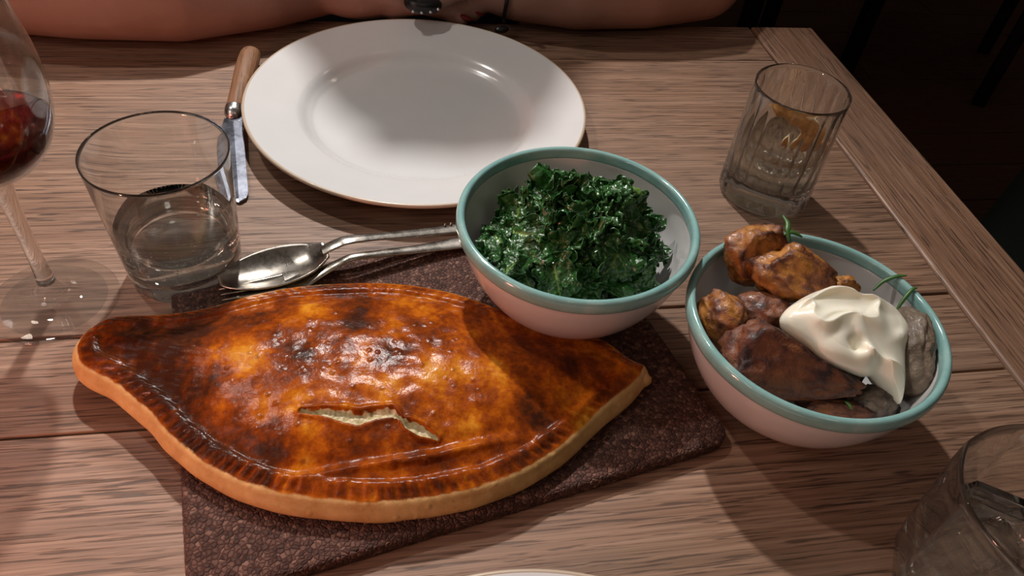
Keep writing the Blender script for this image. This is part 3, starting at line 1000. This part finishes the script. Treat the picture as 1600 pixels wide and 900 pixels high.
# tall ribbed whisky glass
HX, HY = .2990, .4420
ro = .0345
rib_out = lambda a, r, z: 1 + (.004 * math.cos(20 * a) if .022 < z < .085 else .014 * abs(math.cos(10 * a)) - .007 if .001 < z <= .022 else 0)
def rib_in(a, r, z):
    if .02 < z < .086: return 1 + .045 * (abs(math.cos(10 * a)) - .5)
    return 1
outer = [(0, .0062), (.008, .0058), (.017, .0040), (.0245, .0014), (.0295, .0), (.0335, .0018), (.0345, .0045)] + [(ro - .0002 * k, z) for k, z in enumerate((.012, .02, .04, .06, .076, .082, .090))] + [(.0333, .0920)]
inner = [(.0331, .0923), (.0328, .0919), (.0326, .088), (.0318, .082), (.0318, .07), (.0317, .05), (.0316, .035), (.0313, .026), (.0300, .0215), (.0260, .0195), (.015, .0188), (0, .0186)]
glass_thing('whisky_glass', (HX, HY, 0), outer, inner, 'straight ribbed glass with amber drink near the right table edge', 'glass', rib_out, 160, rib_in)
lv = .046
liquid((HX, HY, 0), [(0, .0186), (.015, .0187), (.0259, .0194), (.0300, .0214), (.0310, .026), (.0312, .035), (.0312, lv), (.0305, lv - .0005), (.02, lv - .0007), (0, lv - .0007)], M['whisky'], 'amber drink in the straight ribbed glass', 'drink', 120, name='amber_drink')
def make_peel():
    path = smooth_prof([(.2760, .4370, .0800), (.2810, .4310, .0790), (.2910, .4260, .0760), (.3020, .4240, .0710), (.3090, .4250, .0640), (.3080, .4290, .0550), (.3040, .4350, .0470), (.3080, .4400, .0420), (.3160, .4380, .0450), (.3200, .4320, .0540)], 7)
    n = len(path)
    pith = []
    def fn(u, v):
        i = min(n - 1, int(round(u * (n - 1))))
        p = Vector(path[i]); t = (Vector(path[min(n - 1, i + 1)]) - Vector(path[max(0, i - 1)])).normalized()
        side = t.cross(Vector((.25, 1, .25))).normalized()
        out = side.cross(t).normalized()
        w_ = .0068 * (.35 + .65 * math.sin(PI * min(.96, max(.06, u))))
        s = (v * 2 - 1)
        pith.append(1.0 if abs(s) > .8 else 0.)
        return tuple(p + side * w_ * s + out * (.0018 * (s * s) + .0008 * math.sin(u * 40 + v * 5)))
    me = grid_mesh('orange_peel', n, 9, fn)
    a = me.attributes.new('pith', 'FLOAT', 'POINT'); a.data.foreach_set('value', pith)
    me = solid(me, .0014)
    o = link('orange_peel', me, M['peel'])
    origin_to(o, (.300, .432, .06))
    tag(o, 'twist of orange peel inside the ribbed amber glass', 'peel')
make_peel()
# ice in the amber drink
def ice(loc, size, rot, label, seed):
    bm = bmesh.new()
    bmesh.ops.create_cube(bm, size=1)
    bmesh.ops.bevel(bm, geom=list(bm.edges), offset=.14, segments=3, affect='EDGES')
    bmesh.ops.subdivide_edges(bm, edges=list(bm.edges), cuts=2, use_grid_fill=True)
    for v in bm.verts:
        v.co += Vector((noise.noise(v.co * 2 + Vector((seed, 0, 0))), noise.noise(v.co * 2 + Vector((0, seed, 0))), noise.noise(v.co * 2 + Vector((0, 0, seed))))) * .13
        v.co = Vector((v.co.x * size[0], v.co.y * size[1], v.co.z * size[2]))
    o = link('ice_cube', bm_mesh('ice_cube', bm), M['ice'])
    o.location = loc; o.rotation_euler = rot
    tag(o, label, 'ice')
ice((.2915, .4450, .0445), (.021, .020, .017), (.3, .2, .5), 'clear ice lump floating in the amber drink', 3.3)

# faceted glass in the near right corner
FX, FY = .2735, .1200
def octo(a, r, z, k=8, ph=.2):
    t = (a + ph) % (2 * PI / k) - PI / k
    m = math.cos(PI / k) / math.cos(t) * 1.03
    wgt = 1 if z < .075 else max(0.25, 1 - (z - .075) / .02)
    return 1 + (m - 1) * wgt
def octo_base(a, r, z):
    m = octo(a, r, z)
    if z < .020:
        t = (z / .020)
        m *= 1 - .05 * abs(math.sin(4 * (a + .2))) * (1 - abs(2 * t - 1))
    return m
rf = lambda z: .0375 + .0050 * (z / .09)
outer = [(0, .0040), (.014, .0030), (.025, .0008), (.0315, .0), (.0345, .0022), (.0378, .0110), (.0380, .0180)] + [(rf(z), z) for z in (.021, .04, .06, .075, .085, .0885)] + [(rf(.09) - .0004, .0905)]
inner = [(rf(.09) - .0009, .0909), (rf(.09) - .0015, .0904)] + [(rf(z) - .0021, z) for z in (.085, .075, .06, .04, .026)] + [(.0325, .0180), (.0290, .0140), (.018, .0128), (0, .0126)]
glass_thing('faceted_tumbler', (FX, FY, 0), outer, inner, 'faceted clear tumbler cut off at the bottom right corner', 'glass', octo_base, 160, lambda a, r, z: octo(a, r, z) if z > .02 else 1 + (octo(a, r, z) - 1) * z / .02, mat='facet_glass')
lf = .048
liquid((FX, FY, 0), [(0, .0126), (.018, .0128), (.0288, .0139), (.0322, .0179), (rf(.026) - .0023, .026), (rf(.04) - .0023, .04), (rf(lf) - .0023, lf), (rf(lf) - .0033, lf - .0005), (.02, lf - .0006), (0, lf - .0006)], M['water'], 'water in the faceted corner tumbler', 'water', 160, lambda a, r, z: octo(a, r, z) if z > .02 else 1 + (octo(a, r, z) - 1) * z / .02)
ice((.2660, .1270, .0475), (.024, .022, .020), (.4, .3, .3), 'larger ice cube in the faceted corner tumbler, at its left wall', 5.1)
ice((.2900, .1130, .0450), (.022, .020, .018), (-.4, .5, 1.0), 'ice cube in the faceted corner tumbler, at its right side', 8.7)

# wine glass
WX, WY = -.1910, .3562
root = empty('wine_glass', (WX, WY, 0), 'stemmed wine glass with red wine at the left edge', 'glass')
L0 = (WX, WY, 0)
foot = smooth_prof([(0, .0010), (.020, .0006), (.0345, .0), (.0352, .0007), (.0346, .0016), (.028, .0024), (.018, .0036), (.0095, .0068), (.0062, .0110), (.0050, .0160)], 4) + [(0, .0165)]
link('foot', lathe('foot', foot, 128, L0), M['foot_glass'], root)
stem = [(0, .0160)] + smooth_prof([(.0050, .0160), (.0042, .030), (.0040, .050), (.0044, .070), (.0054, .084), (.0070, .0925)], 5) + [(0, .0928)]
link('stem', lathe('stem', stem, 48, L0), M['glass'], root)
go = [(.0070, .0928), (.012, .0945), (.0225, .1005), (.0315, .1115), (.0365, .1260), (.0382, .1400), (.0378, .1550), (.0350, .1750), (.0318, .1950), (.0296, .2120), (.0292, .2155)]
gi = [(.0286, .2158), (.0284, .2150), (.0288, .2120), (.0310, .1950), (.0341, .1750), (.0368, .1550), (.0371, .1400), (.0354, .1262), (.0304, .1121), (.0215, .1017), (.011, .0965), (0, .0952)]
link('goblet', lathe('goblet', [(0, .0926)] + smooth_prof(go, 5) + smooth_prof(gi, 5), 128, L0), M['thin_glass'], root)
wl = .1220
gwi = [(0, .0951), (.011, .0964), (.0216, .1016), (.0305, .1120), (.0346, wl), (.0340, wl - .0006), (.02, wl - .0008), (0, wl - .0008)]
liquid((WX, WY, 0), smooth_prof(gwi[:5], 5) + gwi[5:], M['wine'], 'dark red wine in the stemmed glass at the left edge', 'wine', 96, name='red_wine')

# ---------------------------------------------------------------- cutlery
def path_frame(a, b):
    a, b = Vector(a), Vector(b)
    d = (b - a); L = d.length; d.normalize()
    return a, d, Vector((-d.y, d.x, 0)).normalized(), L

def spoon():
    root = empty('serving_spoon', (-.02, .364, .009), 'old silver serving spoon, bowl up, behind the pie', 'spoon')
    a, d, s, L = path_frame((-.0945, .3515, 0), (.1010, .4040, 0))
    lb = .066
    def bowlf(u, v):
        t = u; x = lb * t
        w_ = .0158 * (max(0, math.sin(PI * min(1, t * .93 + .02))) ** .62) + .0016
        q = v * 2 - 1
        dep = .0068 * math.sin(PI * min(1, t)) ** .8
        z = .0150 + .004 * t - dep * (1 - q * q) + .003 * max(0, t - .85) * 6
        p = a + d * x + s * (w_ * q)
        return (p.x, p.y, z)
    me = grid_mesh('spoon_bowl', 40, 24, bowlf, .0013)
    link('spoon_bowl', me, M['silver'], root)
    prof = [(lb - .003, .0210, .0040), (lb + .005, .0240, .0042), (lb + .014, .0255, .0040), (lb + .030, .0235, .0033), (lb + .06, .0190, .0036), (lb + .09, .0155, .0046), (lb + .115, .0125, .0066), (L - .006, .0115, .0080), (L, .0115, .0030)]
    pr = smooth_prof(prof, 6)
    n = len(pr)
    def hf(u, v):
        i = min(n - 1, int(round(u * (n - 1))))
        x, z, w_ = pr[i]
        an = 2 * PI * v
        p = a + d * x + s * (w_ * math.cos(an))
        return (p.x, p.y, z + .0014 * math.sin(an) + .0004 * (abs(math.cos(an)) > .8))
    link('handle', grid_mesh('handle', n, 17, hf), M['silver'], root)
    # beaded shoulder ornament
    bm = bmesh.new()
    for k in range(5):
        x = lb + .080 + k * .0042
        z = .0185 - k * .0005
        p = a + d * x + s * .0032
        bmesh.ops.create_uvsphere(bm, u_segments=8, v_segments=6, radius=.0011, matrix=Matrix.Translation((p.x, p.y, z)))
    link('beading', bm_mesh('beading', bm), M['silver'], root)
spoon()

def fork():
    root = empty('serving_fork', (-.02, .350, .009), 'old silver fork lying half under the spoon and pie', 'fork')
    a, d, s, L = path_frame((-.0945, .3395, 0), (.0960, .3910, 0))
    # neck and handle
    prof = [(.040, .0125, .0095), (.052, .0130, .0080), (.062, .0150, .0048), (.072, .0185, .0034), (.082, .0215, .0030), (.10, .0195, .0032), (.13, .0155, .0042), (.16, .0130, .0060), (L - .006, .0115, .0076), (L, .0115, .003)]
    pr = smooth_prof(prof, 6)
    n = len(pr)
    def hf(u, v):
        i = min(n - 1, int(round(u * (n - 1))))
        x, z, w_ = pr[i]
        an = 2 * PI * v
        p = a + d * x + s * (w_ * math.cos(an))
        return (p.x, p.y, z + .0014 * math.sin(an))
    link('handle', grid_mesh('handle', n, 17, hf), M['silver'], root)
    for k in range(4):
        bm = bmesh.new()
        off = (k - 1.5) * .0056
        pts = []
        for j in range(9):
            t = j / 8
            p = a + d * (.002 + .042 * t) + s * off * (1 - .15 * (1 - t))
            pts.append((p.x, p.y, .0120 - .0015 * math.sin(PI * t * .6)))
        tube_bm(bm, pts, [.0005 + .0012 * min(1, j / 4) for j in range(9)], 10)
        link('tine', bm_mesh('tine', bm), M['silver'], root)
fork()

def knife():
    root = empty('table_knife', (-.103, .54, 0), 'old table knife with worn wooden handle left of the plate', 'knife')
    a, d, s, L = path_frame((-.1005, .6400, 0), (-.0950, .4400, 0))
    # handle
    pr = smooth_prof([(0, .0100, .001), (.002, .0100, .0055), (.008, .0100, .0085), (.03, .0100, .0090), (.06, .0098, .0078), (.085, .0096, .0070), (.0905, .0096, .0066), (.0915, .0096, .001)], 5)
    def sweep(pr, sq, nm, mat):
        n = len(pr)
        def hf(u, v):
            i = min(n - 1, int(round(u * (n - 1))))
            x, z, w_ = pr[i]
            an = 2 * PI * v
            p = Vector((-.0985, .6400, 0)) + Vector((-.062, -.998, 0)) * x + Vector((.998, -.062, 0)) * (w_ * math.cos(an))
            return (p.x, p.y, z + w_ * sq * math.sin(an))
        return link(nm, grid_mesh(nm, n, 25, hf), mat, root)
    sweep(pr, .8, 'handle', M['knife_wood'])
    sweep(smooth_prof([(.0900, .0096, .001), (.0905, .0096, .0068), (.094, .0094, .0074), (.099, .0090, .0066), (.1025, .0080, .0040), (.103, .0075, .001)], 5), .85, 'bolster', M['bolster'])
    # blade
    b0 = Vector((-.0985, .6400, 0)) + Vector((-.062, -.998, 0)) * .101
    b1 = Vector((-.0925, .4420, 0))
    dd = (b1 - b0); LL = dd.length; dd.normalize(); ss = Vector((-dd.y, dd.x, 0))
    bm = bmesh.new()
    n = 30
    rows = []
    for i in range(n + 1):
        t = i / n
        wl_ = .0066 + .0040 * min(1, t * 6) - .0028 * t
        wr = .0066
        e = max(0, (t - .86) / .14)
        wl_ *= math.sqrt(max(0, 1 - e ** 2.2)) if e > 0 else 1
        wr *= (1 - e ** 3 * .6)
        if i == n: wl_ = .0002; wr = .0002
        c = b0 + dd * (LL * t)
        z = .0075 - .0055 * t
        L_ = c + ss * wr; Rr = c - ss * wl_
        rows.append([bm.verts.new((L_.x, L_.y, z + .0008)), bm.verts.new((c.x, c.y, z + .0009)), bm.verts.new((Rr.x, Rr.y, z)), bm.verts.new((c.x, c.y, z - .0008)), bm.verts.new((L_.x, L_.y, z - .0008))])
    for A, B in zip(rows[:-1], rows[1:]):
        for k in range(5):
            bm.faces.new((A[k], A[(k + 1) % 5], B[(k + 1) % 5], B[k]))
    bm.faces.new(rows[0]); bm.faces.new(rows[-1][::-1])
    link('blade', bm_mesh('blade', bm), M['blade'], root, smooth=False)
knife()

# ---------------------------------------------------------------- person
def capsule_chain(bm, pts, rads, n=20, sq=1.0):
    """overlapping round cones; merged into one surface by the voxel remesh"""
    P = [Vector(p) for p in pts]
    for i in range(len(P) - 1):
        a, b = P[i], P[i + 1]
        ra, rb = rads[i], rads[i + 1]
        steps = max(2, int((b - a).length / (min(ra, rb) * .5)))
        tube_bm(bm, [a.lerp(b, k / steps) for k in range(steps + 1)], [ra + (rb - ra) * k / steps for k in range(steps + 1)], n)
    for p, r in zip(P, rads):
        bmesh.ops.create_uvsphere(bm, u_segments=n, v_segments=n // 2, radius=r, matrix=Matrix.Translation(p))

def remeshed(bm, voxel, name, it=3):
    me = bpy.data.meshes.new(name); bm.to_mesh(me); bm.free()
    o = bpy.data.objects.new('tmp', me); C.objects.link(o)
    m = o.modifiers.new('r', 'REMESH'); m.mode = 'VOXEL'; m.voxel_size = voxel
    s = o.modifiers.new('s', 'SMOOTH'); s.factor = .5; s.iterations = it
    me = apply_mods(o); me.name = name
    return me

def ellip(bm, c, r, rot=None, n=24):
    mt = Matrix.Translation(c) @ (Euler(rot).to_matrix().to_4x4() if rot else Matrix()) @ Matrix.Diagonal((*r, 1))
    bmesh.ops.create_uvsphere(bm, u_segments=n, v_segments=n // 2, radius=1, matrix=mt)

def shift(bm, n0=0):
    bm.verts.ensure_lookup_table()
    for v in list(bm.verts)[n0:]:
        v.co.x -= .03 * max(0, min(1, (v.co.z + .1) / .3)); v.co.y -= .035 * max(0, min(1.1, (v.co.z + .15) / .45)); v.co.z += .045 * max(0, min(1, (v.co.z + .1) / .3))
def person():
    root = empty('person', (.06, 1.02, -.75), 'person in dark clothing across the table, bare forearms folded on it', 'person')
    bm = bmesh.new()
    # viewer-left arm: shoulder, elbow, wrist
    capsule_chain(bm, [(-.155, .955, .225), (-.275, .84, .135), (-.345, .745, .052)], [.050, .046, .040])
    capsule_chain(bm, [(-.345, .745, .050), (-.335, .695, .044), (-.24, .682, .0445), (-.16, .680, .041), (-.09, .702, .033), (-.045, .726, .0275)], [.040, .0415, .043, .0405, .032, .0265])
    # its hand: palm and five fingers pointing right
    ellip(bm, (-.004, .724, .0235), (.046, .036, .0195), (0, 0, .02))
    fl_ = [[(.025, .699, .020), (.050, .697, .026), (.072, .694, .022), (.089, .691, .015)],
           [(.030, 0.707, .024), (.060, 0.705, .031), (.084, 0.704, .024), (.103, 0.704, .014)],
           [(.030, 0.724, .025), (.060, 0.725, .032), (.084, 0.725, .024), (.102, 0.726, .014)],
           [(.022, 0.740, .022), (.048, 0.744, .028), (.068, 0.747, .021), (.083, 0.749, .013)]]
    for P in fl_: capsule_chain(bm, P, [.0098, .0090, .0082, .0074], 12)
    capsule_chain(bm, [(-.03, .708, .030), (-.008, .700, .035), (.016, .698, .034), (.034, .697, .029)], [.014, .0115, .0102, .0085], 12)
    # viewer-right arm
    capsule_chain(bm, [(.215, .955, .225), (.310, .86, .135), (.362, .770, .055)], [.050, .046, .040])
    capsule_chain(bm, [(.362, .770, .052), (.335, .728, .045), (.27, .714, .043), (.20, .708, .040), (.145, .712, .037), (.110, .722, .040)], [.039, .041, .0415, .038, .030, .0265])
    ellip(bm, (.072, .728, .054), (.044, .035, .0185), (0, .25, .1))
    fr_ = [[(.040, .705, .060), (.014, .700, .066), (-.008, .697, .060), (-.022, .695, .051)],
           [(.036, .720, .062), (.006, .718, .069), (-.018, .716, .062), (-.034, .714, .052)],
           [(.038, .737, .062), (.008, .738, .069), (-.016, .738, .062), (-.032, .738, .052)],
           [(.046, .752, .059), (.020, .756, .064), (.000, .758, .057), (-.013, .759, .049)]]
    for P in fr_: capsule_chain(bm, P, [.0095, .0088, .0080, .0072], 12)
    capsule_chain(bm, [(.098, .708, .046), (.080, .692, .043), (.062, .683, .040), (.048, .679, .036)], [.0135, .0112, .0100, .0082], 12)
    # torso, neck, head
    n0 = len(bm.verts)
    ellip(bm, (.065, 1.02, .02), (.165, .105, .26), (-.12, 0, 0))
    capsule_chain(bm, [(-.115, 1.0, .205), (.065, 1.01, .235), (.245, 1.0, .205)], [.060, .072, .060])
    capsule_chain(bm, [(.065, 1.005, .25), (.065, .985, .33), (.065, .970, .37)], [.060, .052, .055])
    ellip(bm, (.065, .965, .44), (.072, .088, .105), (-.15, 0, 0))
    ellip(bm, (.065, .925, .385), (.046, .048, .045))
    ellip(bm, (.065, .877, .425), (.011, .018, .022), (-.3, 0, 0), 12)
    for s in (-1, 1):
        ellip(bm, (.065 + s * .072, .975, .43), (.009, .018, .030), (0, 0, s * .3), 12)
        ellip(bm, (.065 + s * .03, .893, .475), (.022, .010, .007), None, 12)
    shift(bm, n0)
    # hips and thighs
    ellip(bm, (.065, 1.03, -.22), (.155, .12, .11))
    for s in (-1, 1):
        capsule_chain(bm, [(.065 + s * .08, 1.0, -.24), (.065 + s * .10, .62, -.24), (.065 + s * .10, .60, -.62), (.065 + s * .10, .60, -.70)], [.085, .062, .042, .040], 16)
        capsule_chain(bm, [(.065 + s * .10, .62, -.715), (.065 + s * .11, .47, -.725)], [.034, .026], 16)
    me = remeshed(bm, .0042, 'body', 4)
    link('body', me, M['skin'], root)
    # face details
    for s in (-1, 1):
        bm = bmesh.new(); ellip(bm, (.065 + s * .03, .8905, .452), (.012, .010, .009), None, 16); shift(bm)
        ey = link('eye', bm_mesh('eye', bm), M['eye'], root)
        bm = bmesh.new(); ellip(bm, (.065 + s * .03, .8815, .450), (.005, .003, .005), None, 12); shift(bm)
        link('iris', bm_mesh('iris', bm), M['iris'], root)
    bm = bmesh.new(); ellip(bm, (.065, .8790, .388), (.022, .008, .007), None, 16); shift(bm)
    link('mouth', bm_mesh('mouth', bm), M['lips'], root)
    # hair
    bm = bmesh.new()
    ellip(bm, (.065, .985, .462), (.083, .092, .102), (-.15, 0, 0))
    for s in (-1, 1):
        capsule_chain(bm, [(.065 + s * .075, .99, .46), (.065 + s * .088, .985, .36), (.065 + s * .095, .975, .26)], [.030, .030, .020], 14)
    ellip(bm, (.065, 1.035, .40), (.085, .05, .12))
    shift(bm)
    link('hair', remeshed(bm, .006, 'hair', 4), M['hair'], root)
    # dark sleeveless top and trousers
    bm = bmesh.new()
    ellip(bm, (.065, 1.02, .02), (.177, .117, .27), (-.12, 0, 0))
    capsule_chain(bm, [(-.125, 1.0, .203), (.065, 1.015, .215), (.255, 1.0, .203)], [.068, .080, .068])
    capsule_chain(bm, [(-.135, .985, .20), (-.22, .935, .130)], [.060, .056])
    capsule_chain(bm, [(.265, .985, .20), (.325, .940, .130)], [.060, .056])
    shift(bm)
    link('top', remeshed(bm, .007, 'top', 3), M['black_cloth'], root)
    bm = bmesh.new()
    ellip(bm, (.065, 1.03, -.22), (.170, .135, .125))
    for s in (-1, 1):
        capsule_chain(bm, [(.065 + s * .08, 1.0, -.24), (.065 + s * .10, .62, -.24), (.065 + s * .10, .60, -.66)], [.098, .075, .060], 16)
    link('trousers', remeshed(bm, .009, 'trousers', 3), M['black_cloth'], root)
    # nails on the lower hand
    for P in fl_:
        a, b = Vector(P[2]), Vector(P[3])
        d = (b - a).normalized()
        bm = bmesh.new()
        c = b + d * .0035 + Vector((0, -.0018, .0052))
        mt = Matrix.Translation(c) @ d.to_track_quat('X', 'Z').to_matrix().to_4x4() @ Matrix.Diagonal((.0066, .0054, .0018, 1))
        bmesh.ops.create_uvsphere(bm, u_segments=14, v_segments=8, radius=1, matrix=mt)
        nl = link('fingernail', bm_mesh('fingernail', bm), M['nail'], root)
    return root
person()

# bracelet on the viewer-right wrist
br = empty('bracelet', (.136, .713, .04), 'thin black cord bracelet with a silver bead on the right-hand wrist', 'bracelet')
bm = bmesh.new()
ax = Vector((-1, .28, .10)).normalized()
u_ = ax.cross(Vector((0, 0, 1))).normalized(); v_ = ax.cross(u_).normalized()
pts = [Vector((.1375, .7135, .0385)) + u_ * .0325 * math.cos(t) + v_ * .0320 * math.sin(t) for t in [2 * PI * k / 40 for k in range(41)]]
tube_bm(bm, pts, .0019, 8, caps=False, up=ax)
link('cord', bm_mesh('cord', bm), M['black'], br)
bm = bmesh.new(); ellip(bm, (.1360, .6800, .0480), (.0032, .0032, .0032), None, 14)
link('bead', bm_mesh('bead', bm), M['bead'], br)
bm = bmesh.new(); ellip(bm, (.126, .6810, .0110), (.0075, .0045, .0035), (0, 0, .3), 14)
link('knot', bm_mesh('knot', bm), M['black'], br)

# black studded cuff resting on the hands
cf = empty('studded_purse', (.058, .690, .036), 'small black studded item lying on the crossed hands', 'purse')
bm = bmesh.new()
ellip(bm, (.051, .6765, .0375), (.0175, .0130, .0090), (0, .1, .05), 24)
link('pouch', bm_mesh('pouch', bm), M['black'], cf)
for k, (x, y, z) in enumerate(((.0415, .6665, .0345), (.0490, .6645, .0345), (.0570, .6650, .0350), (.0640, .6685, .0360))):
    bm = bmesh.new(); ellip(bm, (x, y, z), (.0016, .0016, .0016), None, 10)
    link('stud', bm_mesh('stud', bm), M['bead'], cf)
